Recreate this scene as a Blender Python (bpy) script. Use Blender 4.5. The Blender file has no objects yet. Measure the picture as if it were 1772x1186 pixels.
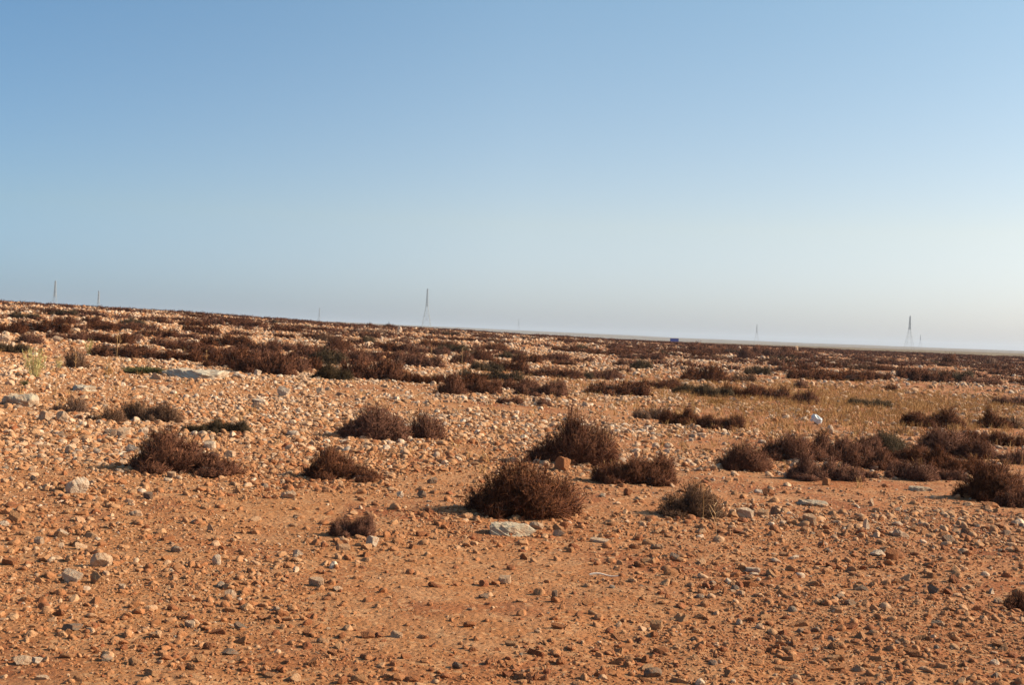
import bpy, math, random
import numpy as np
from mathutils import Matrix, Vector

scene = bpy.context.scene
COL = scene.collection
RNG = np.random.default_rng(11)
random.seed(11)

# ------------------------------------------------------------------ camera
FPX = 2139.0                      # focal length in pixels of the 1772 x 1186 photograph
CX, CY, VH = 886.0, 593.0, 580.0
ROLL = math.atan(0.0349)
PITCH = math.atan((CY - VH) / FPX)
CAMZ = 2.5
r0 = np.array([1.0, 0, 0]); u0 = np.array([0, math.sin(PITCH), math.cos(PITCH)])
FWD = np.array([0, math.cos(PITCH), -math.sin(PITCH)])
RIGHT = math.cos(ROLL) * r0 + math.sin(ROLL) * u0
UP = -math.sin(ROLL) * r0 + math.cos(ROLL) * u0

# ------------------------------------------------------------------ noise and terrain
def _hash(ix, iy, seed):
    h = (ix.astype(np.int64) * 374761393 + iy.astype(np.int64) * 668265263 + seed * 974634521) & 0xFFFFFFFF
    h = ((h ^ (h >> 13)) * 1274126177) & 0xFFFFFFFF
    h = (h ^ (h >> 16)) & 0xFFFFFFFF
    return h / 4294967295.0

def vnoise(x, y, seed=0):
    ix = np.floor(x); iy = np.floor(y)
    fx = x - ix; fy = y - iy
    fx = fx * fx * fx * (fx * (fx * 6 - 15) + 10); fy = fy * fy * fy * (fy * (fy * 6 - 15) + 10)
    a = _hash(ix, iy, seed); b = _hash(ix + 1, iy, seed)
    c = _hash(ix, iy + 1, seed); d = _hash(ix + 1, iy + 1, seed)
    return (a + (b - a) * fx) * (1 - fy) + (c + (d - c) * fx) * fy

def fbm(x, y, seed=0, octaves=3):
    s = 0.0; a = 0.5; t = 0.0
    for i in range(octaves):
        s = s + a * vnoise(x * 2 ** i + 17.3 * i, y * 2 ** i - 9.1 * i, seed + i); t += a; a *= 0.5
    return s / t

def sstep(a, b, x):
    t = np.clip((x - a) / (b - a), 0, 1)
    return t * t * (3 - 2 * t)

U_E = np.array([0, 150, 300, 450, 600, 737, 900, 1000, 1200, 1500, 1772]) - 886.0
E_NEAR = np.array([24.5, 21.5, 18, 13.5, 8, 5.0, 0.5, -2.5, -5.5, -9.0, -10.0]) / FPX
U_F = np.array([0, 400, 500, 700, 900, 1000, 1200, 1400, 1600, 1772]) - 886.0
E_FAR = np.array([16, 14.5, 13.2, 10.5, 8.5, 7.2, 4.8, 3.6, 3.2, 2.8]) / FPX
PLAIN = 1.5

def terrain(x, y):
    x = np.asarray(x, float); y = np.asarray(y, float)
    d = np.hypot(x, y)
    uu = np.where(y > 1, FPX * x / np.maximum(y, 1.0), np.sign(x) * 1200.0)
    uu = np.clip(uu, -1200, 1200)
    c = d / np.hypot(1.0, uu / FPX)
    e = np.interp(uu, U_E, E_NEAR); ef = np.interp(uu, U_F, E_FAR)
    front = sstep(-0.2, 0.6, y / np.maximum(d, 1e-6))
    D = np.interp(uu, [-886, -200, 300, 886], [165, 180, 225, 260])
    Hr = CAMZ + e * D
    s = np.clip((d - 10) / (D - 10), 0, None)
    near = np.where(s < 1, Hr * (s * 0.92 + 0.08 * s * s), Hr)
    fall = sstep(1.0, 2.2, s)
    h = near * (1 - fall) + PLAIN * fall
    hf = CAMZ + ef * 5000 - PLAIN
    h = h + hf * sstep(3200, 5000, d)
    h = h * front
    amp = 0.16 * np.clip(d / 45, 0.15, 1.0) * (1 + 0.5 * sstep(120, 300, d))
    h = h + amp * (fbm(x / 11.0, y / 11.0, 3, 2) - 0.5)
    h = h + (0.07 * (fbm(x / 1.3, y / 1.3, 5, 3) - 0.5)) * (1 - 0.6 * sstep(60, 140, d))
    h = h + 4.0 * (fbm(x / 260.0, y / 260.0, 8, 3) - 0.5) * sstep(3500, 4800, d)
    return h

def fine(x, y):
    d = np.hypot(x, y)
    return 0.026 * (fbm(x / 0.22, y / 0.22, 21, 4) - 0.5) * (1 - sstep(30, 60, d))

def ground(x, y):
    return terrain(x, y) + fine(x, y)

T_STEPS = np.concatenate([np.geomspace(5, 420, 1500)])
def ray(u, v):
    d = FWD * FPX + RIGHT * (u - CX) - UP * (v - CY)
    return d / np.linalg.norm(d)

def at(u, v):
    """the point of the ground seen at (u, v) of the photograph"""
    d = ray(u, v)
    P = np.array([0, 0, CAMZ]) + T_STEPS[:, None] * d
    below = P[:, 2] < terrain(P[:, 0], P[:, 1])
    i = int(np.argmax(below)) if below.any() else len(T_STEPS) - 1
    p = P[i]
    return np.array([p[0], p[1], float(ground(p[0], p[1]))])

def project(p):
    q = np.asarray(p, float) - np.array([0, 0, CAMZ])
    w = q @ FWD
    return CX + FPX * (q @ RIGHT) / w, CY - FPX * (q @ UP) / w

# ------------------------------------------------------------------ materials
def nodes(name):
    m = bpy.data.materials.new(name); m.use_nodes = True
    nt = m.node_tree; bsdf = nt.nodes['Principled BSDF']
    return m, nt, bsdf

def N(nt, kind, **kw):
    n = nt.nodes.new(kind)
    for k, v in kw.items():
        if isinstance(k, str) and hasattr(n, k): setattr(n, k, v)
    return n

def ramp(nt, fac, stops):
    n = nt.nodes.new('ShaderNodeValToRGB')
    el = n.color_ramp.elements
    while len(el) < len(stops): el.new(0.5)
    for e, (p, c) in zip(el, stops): e.position = p; e.color = (*c, 1)
    nt.links.new(fac, n.inputs[0])
    return n.outputs[0]

def noise(nt, vec, scale, detail=3, rough=0.55):
    n = nt.nodes.new('ShaderNodeTexNoise')
    n.inputs['Scale'].default_value = scale; n.inputs['Detail'].default_value = detail; n.inputs['Roughness'].default_value = rough
    if vec is not None: nt.links.new(vec, n.inputs['Vector'])
    return n.outputs['Fac']

def mix(nt, fac, a, b, mode='MIX'):
    n = nt.nodes.new('ShaderNodeMix'); n.data_type = 'RGBA'; n.blend_type = mode
    for s, v in ((0, fac), (6, a), (7, b)):
        if hasattr(v, 'links') or hasattr(v, 'is_linked'): nt.links.new(v, n.inputs[s])
        elif isinstance(v, tuple): n.inputs[s].default_value = (*v, 1)
        else: n.inputs[s].default_value = v
    return n.outputs[2]

def maprange(nt, v, a, b, c=0.0, d=1.0):
    n = nt.nodes.new('ShaderNodeMapRange')
    nt.links.new(v, n.inputs[0])
    for i, x in zip((1, 2, 3, 4), (a, b, c, d)): n.inputs[i].default_value = x
    return n.outputs[0]

def bump(nt, bsdf, h, strength, dist):
    n = nt.nodes.new('ShaderNodeBump'); n.inputs['Strength'].default_value = strength; n.inputs['Distance'].default_value = dist
    nt.links.new(h, n.inputs['Height']); nt.links.new(n.outputs[0], bsdf.inputs['Normal'])

SOIL_RED = (0.30, 0.093, 0.032)
SOIL_TAN = (0.375, 0.146, 0.055)
SOIL_PALE = (0.41, 0.205, 0.095)

def soil_material():
    m, nt, b = nodes('desert_soil')
    tc = nt.nodes.new('ShaderNodeTexCoord').outputs['Object']
    big = noise(nt, tc, 0.16, 4)
    mid = noise(nt, tc, 1.6, 5, 0.6)
    grit = noise(nt, tc, 42.0, 4, 0.7)
    c1 = ramp(nt, big, [(0.36, SOIL_RED), (0.5, SOIL_TAN), (0.66, SOIL_TAN)])
    sx = nt.nodes.new('ShaderNodeSeparateXYZ'); nt.links.new(tc, sx.inputs[0])
    wob = nt.nodes.new('ShaderNodeMath'); wob.operation = 'MULTIPLY_ADD'; nt.links.new(big, wob.inputs[0]); wob.inputs[1].default_value = 10.0; nt.links.new(sx.outputs['X'], wob.inputs[2])
    c1 = mix(nt, maprange(nt, wob.outputs[0], 2.0, 11.0, 0.75, 0.0), c1, (0.37, 0.168, 0.064))
    c2 = mix(nt, maprange(nt, mid, 0.42, 0.7), c1, SOIL_PALE)
    red = noise(nt, tc, 0.42, 5, 0.62)
    c2 = mix(nt, maprange(nt, red, 0.5, 0.68, 0, 0.85), c2, (0.225, 0.06, 0.021))
    c3 = mix(nt, maprange(nt, grit, 0.35, 0.7), mix(nt, 1.0, c2, (0.82, 0.78, 0.75), 'MULTIPLY'), c2)
    speck = nt.nodes.new('ShaderNodeTexVoronoi'); speck.inputs['Scale'].default_value = 16.0
    nt.links.new(tc, speck.inputs['Vector'])
    hue = nt.nodes.new('ShaderNodeSeparateColor'); nt.links.new(speck.outputs['Color'], hue.inputs[0])
    c3 = mix(nt, maprange(nt, hue.outputs[0], 0.8, 0.9, 0, 0.6), c3, (0.44, 0.24, 0.115))
    # stony and scrub cover far away, where single plants and stones can no longer be told apart
    at_ = nt.nodes.new('ShaderNodeAttribute'); at_.attribute_name = 'far_cover'
    st = nt.nodes.new('ShaderNodeMapping'); st.inputs['Scale'].default_value = (0.12, 0.05, 0.1); nt.links.new(tc, st.inputs[0])
    cov = noise(nt, st.outputs[0], 1.0, 6, 0.65)
    farc = ramp(nt, cov, [(0.40, (0.27, 0.215, 0.13)), (0.5, (0.14, 0.105, 0.065)), (0.6, (0.09, 0.06, 0.04))])
    col = mix(nt, at_.outputs['Fac'], c3, farc)
    nt.links.new(col, b.inputs['Base Color'])
    b.inputs['Roughness'].default_value = 0.95; b.inputs['Specular IOR Level'].default_value = 0.15
    vor = nt.nodes.new('ShaderNodeTexVoronoi'); vor.inputs['Scale'].default_value = 19.0; nt.links.new(tc, vor.inputs['Vector'])
    hgt = nt.nodes.new('ShaderNodeMath'); hgt.operation = 'SUBTRACT'
    nt.links.new(noise(nt, tc, 30.0, 8, 0.74), hgt.inputs[0]); nt.links.new(vor.outputs['Distance'], hgt.inputs[1])
    bump(nt, b, hgt.outputs[0], 0.6, 0.03)
    return m

STONE_STOPS = [(0.0, (0.215, 0.070, 0.029)), (0.25, (0.35, 0.148, 0.060)), (0.5, (0.43, 0.235, 0.115)),
               (0.74, (0.54, 0.37, 0.235)), (0.9, (0.62, 0.50, 0.37)), (0.93, (0.23, 0.175, 0.125)), (1.0, (0.16, 0.125, 0.095))]

def stone_material(name, attr=True, stops=STONE_STOPS):
    m, nt, b = nodes(name)
    tc = nt.nodes.new('ShaderNodeTexCoord').outputs['Object']
    if attr:
        a = nt.nodes.new('ShaderNodeAttribute'); a.attribute_name = 'tint'; fac = a.outputs['Fac']
        sc = 18.0
    else:
        a = nt.nodes.new('ShaderNodeAttribute'); a.attribute_type = 'OBJECT'; a.attribute_name = 'tint'; fac = a.outputs['Fac']
        sc = 3.2
    c = ramp(nt, fac, stops)
    n1 = noise(nt, tc, sc, 5, 0.65)
    c = mix(nt, maprange(nt, n1, 0.42, 0.68, 0, 0.62), c, SOIL_TAN)
    n2 = noise(nt, tc, sc * 4, 4, 0.7)
    c = mix(nt, maprange(nt, n2, 0.3, 0.7, 0.3, 0), c, mix(nt, 1.0, c, (0.6, 0.55, 0.5), 'MULTIPLY'))
    nt.links.new(c, b.inputs['Base Color'])
    b.inputs['Roughness'].default_value = 0.9; b.inputs['Specular IOR Level'].default_value = 0.2
    bump(nt, b, n2, 0.6, 0.02 if attr else 0.09)
    return m

def plant_material(name, c_a, c_b, c_c, per_object=0.25):
    m, nt, b = nodes(name)
    a = nt.nodes.new('ShaderNodeAttribute'); a.attribute_name = 'tint'
    c = ramp(nt, a.outputs['Fac'], [(0.0, c_a), (0.55, c_b), (1.0, c_c)])
    oi = nt.nodes.new('ShaderNodeObjectInfo')
    h = nt.nodes.new('ShaderNodeHueSaturation')
    nt.links.new(c, h.inputs['Color'])
    nt.links.new(maprange(nt, oi.outputs['Random'], 0, 1, 1 - per_object, 1 + per_object), h.inputs['Value'])
    nt.links.new(maprange(nt, oi.outputs['Random'], 0, 1, 1.08, 0.88), h.inputs['Saturation'])
    nt.links.new(h.outputs[0], b.inputs['Base Color'])
    b.inputs['Roughness'].default_value = 0.85; b.inputs['Specular IOR Level'].default_value = 0.15
    return m

def plain(name, col, rough=0.6, metal=0.0, var=0.15, scale=6.0):
    m, nt, b = nodes(name)
    tc = nt.nodes.new('ShaderNodeTexCoord').outputs['Object']
    n = noise(nt, tc, scale, 4)
    dark = tuple(x * (1 - var) for x in col); lite = tuple(min(1, x * (1 + var)) for x in col)
    nt.links.new(ramp(nt, n, [(0.3, dark), (0.7, lite)]), b.inputs['Base Color'])
    b.inputs['Roughness'].default_value = rough; b.inputs['Metallic'].default_value = metal
    return m

M_SOIL = soil_material()
M_STONES = stone_material('loose_stones')
M_STONE = stone_material('weathered_stone', attr=False)
M_SLAB = stone_material('limestone_slab', attr=False, stops=[(0, (0.36, 0.29, 0.205)), (0.5, (0.47, 0.395, 0.285)), (1, (0.54, 0.465, 0.35))])
M_SHRUB = plant_material('dry_reddish_shrub', (0.042, 0.016, 0.010), (0.12, 0.043, 0.023), (0.31, 0.12, 0.053))
M_GREY = plant_material('grey_twig_shrub', (0.08, 0.045, 0.03), (0.16, 0.082, 0.05), (0.32, 0.175, 0.095))
M_OLIVE = plant_material('olive_shrub', (0.03, 0.024, 0.012), (0.065, 0.042, 0.021), (0.15, 0.085, 0.042))
M_GREEN = plant_material('green_herb', (0.07, 0.075, 0.025), (0.12, 0.115, 0.04), (0.20, 0.17, 0.07))
M_YELLOW = plant_material('yellow_green_broom', (0.26, 0.22, 0.06), (0.38, 0.32, 0.10), (0.50, 0.42, 0.16))
M_DRY = plant_material('dry_straw', (0.36, 0.19, 0.07), (0.46, 0.26, 0.10), (0.56, 0.37, 0.17))
M_STEM = plain('woody_bark', (0.13, 0.085, 0.06), 0.9, var=0.3, scale=20)
M_STEEL = plain('galvanised_steel', (0.26, 0.27, 0.28), 0.55, 0.2)
M_BAG = plain('white_plastic', (0.57, 0.60, 0.60), 0.4, var=0.2, scale=9)
M_BLUE = plain('blue_paint', (0.02, 0.035, 0.36), 0.5, var=0.12)
M_BLUE_DARK = plain('dark_blue_paint', (0.012, 0.016, 0.14), 0.5, var=0.1)
M_TWIG = plain('bleached_wood', (0.62, 0.52, 0.42), 0.85)

# ------------------------------------------------------------------ mesh helpers
def mesh_from(name, verts, faces, mat, tint=None, flat=True, normals=None):
    """verts (n,3) array; faces: one (m,k) array or list of such arrays"""
    if not isinstance(faces, list): faces = [faces]
    faces = [np.asarray(f, dtype=np.int32) for f in faces if len(f)]
    me = bpy.data.meshes.new(name)
    verts = np.ascontiguousarray(verts, dtype=np.float32)
    me.vertices.add(len(verts)); me.vertices.foreach_set('co', verts.ravel())
    loops = np.concatenate([f.ravel() for f in faces])
    sizes = np.concatenate([np.full(len(f), f.shape[1], dtype=np.int32) for f in faces])
    starts = np.concatenate([[0], np.cumsum(sizes)[:-1]]).astype(np.int32)
    me.loops.add(len(loops)); me.loops.foreach_set('vertex_index', loops)
    me.polygons.add(len(sizes)); me.polygons.foreach_set('loop_start', starts)
    me.polygons.foreach_set('use_smooth', np.full(len(sizes), not flat, dtype=bool))
    if tint is not None:
        a = me.attributes.new('tint', 'FLOAT', 'POINT'); a.data.foreach_set('value', np.ascontiguousarray(tint, dtype=np.float32))
    me.materials.append(mat)
    me.update(calc_edges=True)
    if normals is not None: me.normals_split_custom_set_from_vertices(np.asarray(normals, dtype=np.float32).tolist())
    return me

def link(name, data, parent=None):
    o = bpy.data.objects.new(name, data); COL.objects.link(o)
    if parent is not None: o.parent = parent
    return o

def tag(o, label=None, cat=None, group=None, kind=None):
    if label: o['label'] = label
    if cat: o['category'] = cat
    if group: o['group'] = group
    if kind: o['kind'] = kind
    return o

# ------------------------------------------------------------------ ground sheet
def build_ground():
    rad = [0.4, 1.5, 3.0, 4.5, 6.0]
    while rad[-1] < 40: rad.append(rad[-1] * 1.006)
    while rad[-1] < 300: rad.append(rad[-1] * 1.014)
    while rad[-1] < 9300: rad.append(rad[-1] * 1.05)
    rad = np.array(rad)
    front = np.linspace(-40, 40, 901)
    back = np.linspace(40, 320, 71)[1:-1]
    th = np.radians(np.concatenate([front, back]))
    R, A = np.meshgrid(rad, th, indexing='ij')
    X = R * np.sin(A); Y = R * np.cos(A)
    Z = ground(X, Y)
    nr, na = R.shape
    V = np.stack([X, Y, Z], -1).reshape(-1, 3)
    V = np.vstack([V, [[0, 0, float(ground(0.0, 0.01))]]])
    i, j = np.meshgrid(np.arange(nr - 1), np.arange(na), indexing='ij')
    j2 = (j + 1) % na
    Q = np.stack([i * na + j, i * na + j2, (i + 1) * na + j2, (i + 1) * na + j], -1).reshape(-1, 4)[:, ::-1]
    c = len(V) - 1
    T = np.array([[c, (k + 1) % na, k] for k in range(na)])[:, ::-1]
    me = mesh_from('ground', V, [Q, T], M_SOIL, flat=False)
    a = me.attributes.new('far_cover', 'FLOAT', 'POINT')
    d = np.hypot(V[:, 0], V[:, 1])
    a.data.foreach_set('value', (0.95 * sstep(150, 420, d)).astype(np.float32))
    tag(link('ground', me), kind='structure')

build_ground()

# ------------------------------------------------------------------ stones
def icosphere(n):
    t = (1 + 5 ** 0.5) / 2
    v = np.array([[-1, t, 0], [1, t, 0], [-1, -t, 0], [1, -t, 0], [0, -1, t], [0, 1, t], [0, -1, -t], [0, 1, -t], [t, 0, -1], [t, 0, 1], [-t, 0, -1], [-t, 0, 1]], float)
    v /= np.linalg.norm(v[0])
    f = np.array([[0, 11, 5], [0, 5, 1], [0, 1, 7], [0, 7, 10], [0, 10, 11], [1, 5, 9], [5, 11, 4], [11, 10, 2], [10, 7, 6], [7, 1, 8], [3, 9, 4], [3, 4, 2], [3, 2, 6], [3, 6, 8], [3, 8, 9], [4, 9, 5], [2, 4, 11], [6, 2, 10], [8, 6, 7], [9, 8, 1]])
    for _ in range(n):
        mid = {}; v = list(v); nf = []
        def m(a, b):
            k = (min(a, b), max(a, b))
            if k not in mid:
                p = (v[a] + v[b]) / 2; v.append(p / np.linalg.norm(p)); mid[k] = len(v) - 1
            return mid[k]
        for a, b, c in f:
            x, y, z = m(a, b), m(b, c), m(c, a)
            nf += [[a, x, z], [b, y, x], [c, z, y], [x, y, z]]
        v = np.array(v); f = np.array(nf)
    return np.array(v), f

def rock_shape(sub, seed, planes=11, rough=0.05):
    rng = np.random.default_rng(seed)
    v, f = icosphere(sub)
    n = rng.normal(size=(planes, 3)); n /= np.linalg.norm(n, axis=1)[:, None]
    p = rng.uniform(0.45, 0.95, planes)
    dots = np.maximum(v @ n.T, 1e-3)
    r = np.minimum((p / dots).min(1), 1.0)
    r = r * (1 + rough * (rng.normal(size=len(v)) if sub < 2 else (fbm(v[:, 0] * 3 + v[:, 2] * 1.7 + seed, v[:, 1] * 3 - v[:, 2] * 2.1, seed, 3) - 0.5) * 4))
    v = v * r[:, None]
    v *= np.array([1.0, rng.uniform(0.6, 0.95), rng.uniform(0.5, 0.85)])
    v[:, 2] -= v[:, 2].mean()
    return v, f

def rotz(a):
    c, s = np.cos(a), np.sin(a); z = np.zeros_like(a); o = np.ones_like(a)
    return np.stack([np.stack([c, -s, z], -1), np.stack([s, c, z], -1), np.stack([z, z, o], -1)], -2)

def roty(a):
    c, s = np.cos(a), np.sin(a); z = np.zeros_like(a); o = np.ones_like(a)
    return np.stack([np.stack([c, z, s], -1), np.stack([z, o, z], -1), np.stack([-s, z, c], -1)], -2)

def rocky(x, y):
    """how stony the ground is at a place (1 = the stony middle distance)"""
    d = np.hypot(x, y); uu = FPX * x / np.maximum(y, 1)
    base = np.interp(d, [8, 13, 18, 24, 32, 60, 110, 150, 190], [0.09, 0.11, 0.2, 0.6, 0.95, 1.0, 0.9, 0.7, 0.5])
    side = np.interp(uu, [-886, -300, 200, 500, 886], [1.25, 1.15, 1.0, 0.65, 0.38])
    base = base * np.where(d > 20, side, 1.0)
    # bare reddish flat on the right of the middle distance
    bare = np.exp(-((uu - 640) / 260) ** 2) * np.exp(-((d - 48) / 11) ** 2)
    base = base * (1 - 0.85 * bare)
    n = fbm(x / 4.0, y / 4.0, 41, 3)
    n2 = fbm(x / 13.0 + 31, y / 13.0, 43, 2)
    return base * (0.24 + 1.5 * sstep(0.36, 0.68, n)) * (0.72 + 0.6 * sstep(0.35, 0.65, n2))

def scatter(d0, d1, rmin, n_per_m2, expo, rmax, seed):
    rng = np.random.default_rng(seed)
    half = math.radians(29)
    area = half * (d1 * d1 - d0 * d0)
    n = int(area * n_per_m2 * 1.6)
    d = np.sqrt(rng.uniform(d0 * d0, d1 * d1, n)); a = rng.uniform(-half, half, n)
    x = d * np.sin(a); y = d * np.cos(a)
    keep = rng.uniform(size=n) * 1.6 < rocky(x, y)
    x, y = x[keep], y[keep]
    r = rmin * rng.uniform(size=len(x)) ** (-1.0 / expo)
    r = np.minimum(r, rmax * rng.uniform(0.7, 1.0, len(x)))
    return x, y, r

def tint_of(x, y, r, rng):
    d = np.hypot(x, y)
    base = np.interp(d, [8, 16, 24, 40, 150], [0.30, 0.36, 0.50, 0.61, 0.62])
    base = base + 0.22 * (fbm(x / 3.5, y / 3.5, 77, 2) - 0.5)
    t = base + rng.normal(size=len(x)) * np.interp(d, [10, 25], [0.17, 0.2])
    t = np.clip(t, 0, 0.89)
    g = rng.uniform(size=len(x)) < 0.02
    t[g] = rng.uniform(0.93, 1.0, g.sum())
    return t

xs, ys, rs = [], [], []
for args in [(6.5, 13, 0.007, 5200, 2.25, 0.06, 1), (13, 22, 0.010, 1600, 2.2, 0.08, 2), (22, 36, 0.015, 170, 2.25, 0.11, 3),
             (36, 62, 0.026, 54, 2.35, 0.13, 4), (62, 110, 0.045, 14, 2.3, 0.2, 5), (110, 200, 0.075, 3.2, 2.3, 0.26, 6)]:
    x, y, r = scatter(*args); xs.append(x); ys.append(y); rs.append(r)
SX, SY, SR = np.concatenate(xs), np.concatenate(ys), np.concatenate(rs)
S_RNG = np.random.default_rng(5)
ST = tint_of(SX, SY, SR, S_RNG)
SZ = ground(SX, SY)
SU, SV = project(np.stack([SX, SY, SZ], -1))
SPX = 2 * SR * FPX / np.hypot(SX, SY)
inside = (SU > 0) & (SU < 1772) & (SV < 1186)
N_AUTO_STONES = 185
order = np.argsort(np.where(inside, SPX, 0))[::-1]
AUTO = order[:N_AUTO_STONES]
stuff_mask = np.ones(len(SX), bool); stuff_mask[AUTO] = False
print('stones', len(SX))

def build_loose_stones():
    V, F, T = [], [], []
    off = 0
    idx_all = np.nonzero(stuff_mask)[0]
    big = SPX[idx_all] > 7
    for sub, sel in ((2, idx_all[big]), (1, idx_all[~big & (SPX[idx_all] > 2.6)]), (0, idx_all[~big & (SPX[idx_all] <= 2.6)])):
        kinds = S_RNG.integers(0, 12, len(sel))
        for k in range(12):
            ii = sel[kinds == k]
            if not len(ii): continue
            v, f = rock_shape(sub, 100 + k, 8, 0.04 if sub else 0.12)
            M = rotz(S_RNG.uniform(0, 2 * math.pi, len(ii))) @ roty(S_RNG.normal(0, 0.35, len(ii)))
            P = np.einsum('nij,vj->nvi', M, v) * SR[ii][:, None, None] * 1.2
            P += np.stack([SX[ii], SY[ii], SZ[ii] + SR[ii] * 0.12], -1)[:, None, :]
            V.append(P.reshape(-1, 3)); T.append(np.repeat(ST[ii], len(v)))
            F.append((f[None] + (np.arange(len(ii)) * len(v))[:, None, None] + off).reshape(-1, 3)); off += len(ii) * len(v)
    me = mesh_from('loose_stones', np.concatenate(V), np.concatenate(F), M_STONES, np.concatenate(T))
    tag(link('loose_stones', me), 'countless small tan and cream stones strewn over the red desert soil', 'stones', kind='stuff')

build_loose_stones()

ROCKS = []
for k in range(10):
    v, f = rock_shape(4, 300 + k, 10, 0.045)
    v = v / np.abs(v[:, 0]).max()
    ROCKS.append(mesh_from('stone', v, f, M_STONE))
def flat_rock(seed):
    v, f = rock_shape(5, seed, 14, 0.07)
    v = v / np.abs(v[:, 0]).max()
    v[:, 2] = np.minimum(v[:, 2] / np.abs(v[:, 2]).max(), 0.55 + 0.5 * (fbm(v[:, 0] * 2.3, v[:, 1] * 2.3, seed, 4) - 0.5))
    v[:, 2] -= 0.10 * np.exp(-((v[:, 1] + 0.25 * np.sin(v[:, 0] * 4) - 0.1) / 0.05) ** 2)
    return mesh_from('stone_slab', v, f, M_SLAB)
SLABS = [flat_rock(s) for s in (501, 502, 503)]

THINGS = []          # (object, u, v, noun, look) for relative labels

def place_stone(u, v, w, h, tint, label=None, slab=None, sink=0.25, name='stone'):
    p = at(u, v)
    d = math.hypot(p[0], p[1]); wm = w * d / FPX; hm = h * d / FPX
    k = random.randrange(10)
    me = SLABS[slab] if slab is not None else ROCKS[k]
    o = link('stone_slab' if slab is not None else name, me)
    zmax = max(c.co.z for c in me.vertices); zmin = min(c.co.z for c in me.vertices)
    # most of the height in the picture is the upright side, some of it the top seen foreshortened
    grz = (CAMZ - p[2]) / d
    dep = wm * 0.42
    hz = max(hm - 2 * dep * grz * 0.8, 0.45 * hm)
    if slab is not None: hz *= 0.8
    s = hz / ((zmax - zmin) * (1 - sink))
    if slab is not None: wm *= 1.22; dep *= 1.2
    yaw = random.uniform(-0.5, 0.5)
    o.scale = (wm / 2, dep * 1.1, s)
    o.rotation_euler = (0, 0, yaw)
    o.location = (p[0], p[1] + dep * 0.6, p[2] - zmin * s - sink * (zmax - zmin) * s)
    o['tint'] = float(tint)
    tag(o, None, 'stone', 'stones one can pick out on the desert floor')
    THINGS.append([o, u, v - h / 2, 'stone' if slab is None else 'slab', tint, label, w])
    return o

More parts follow.
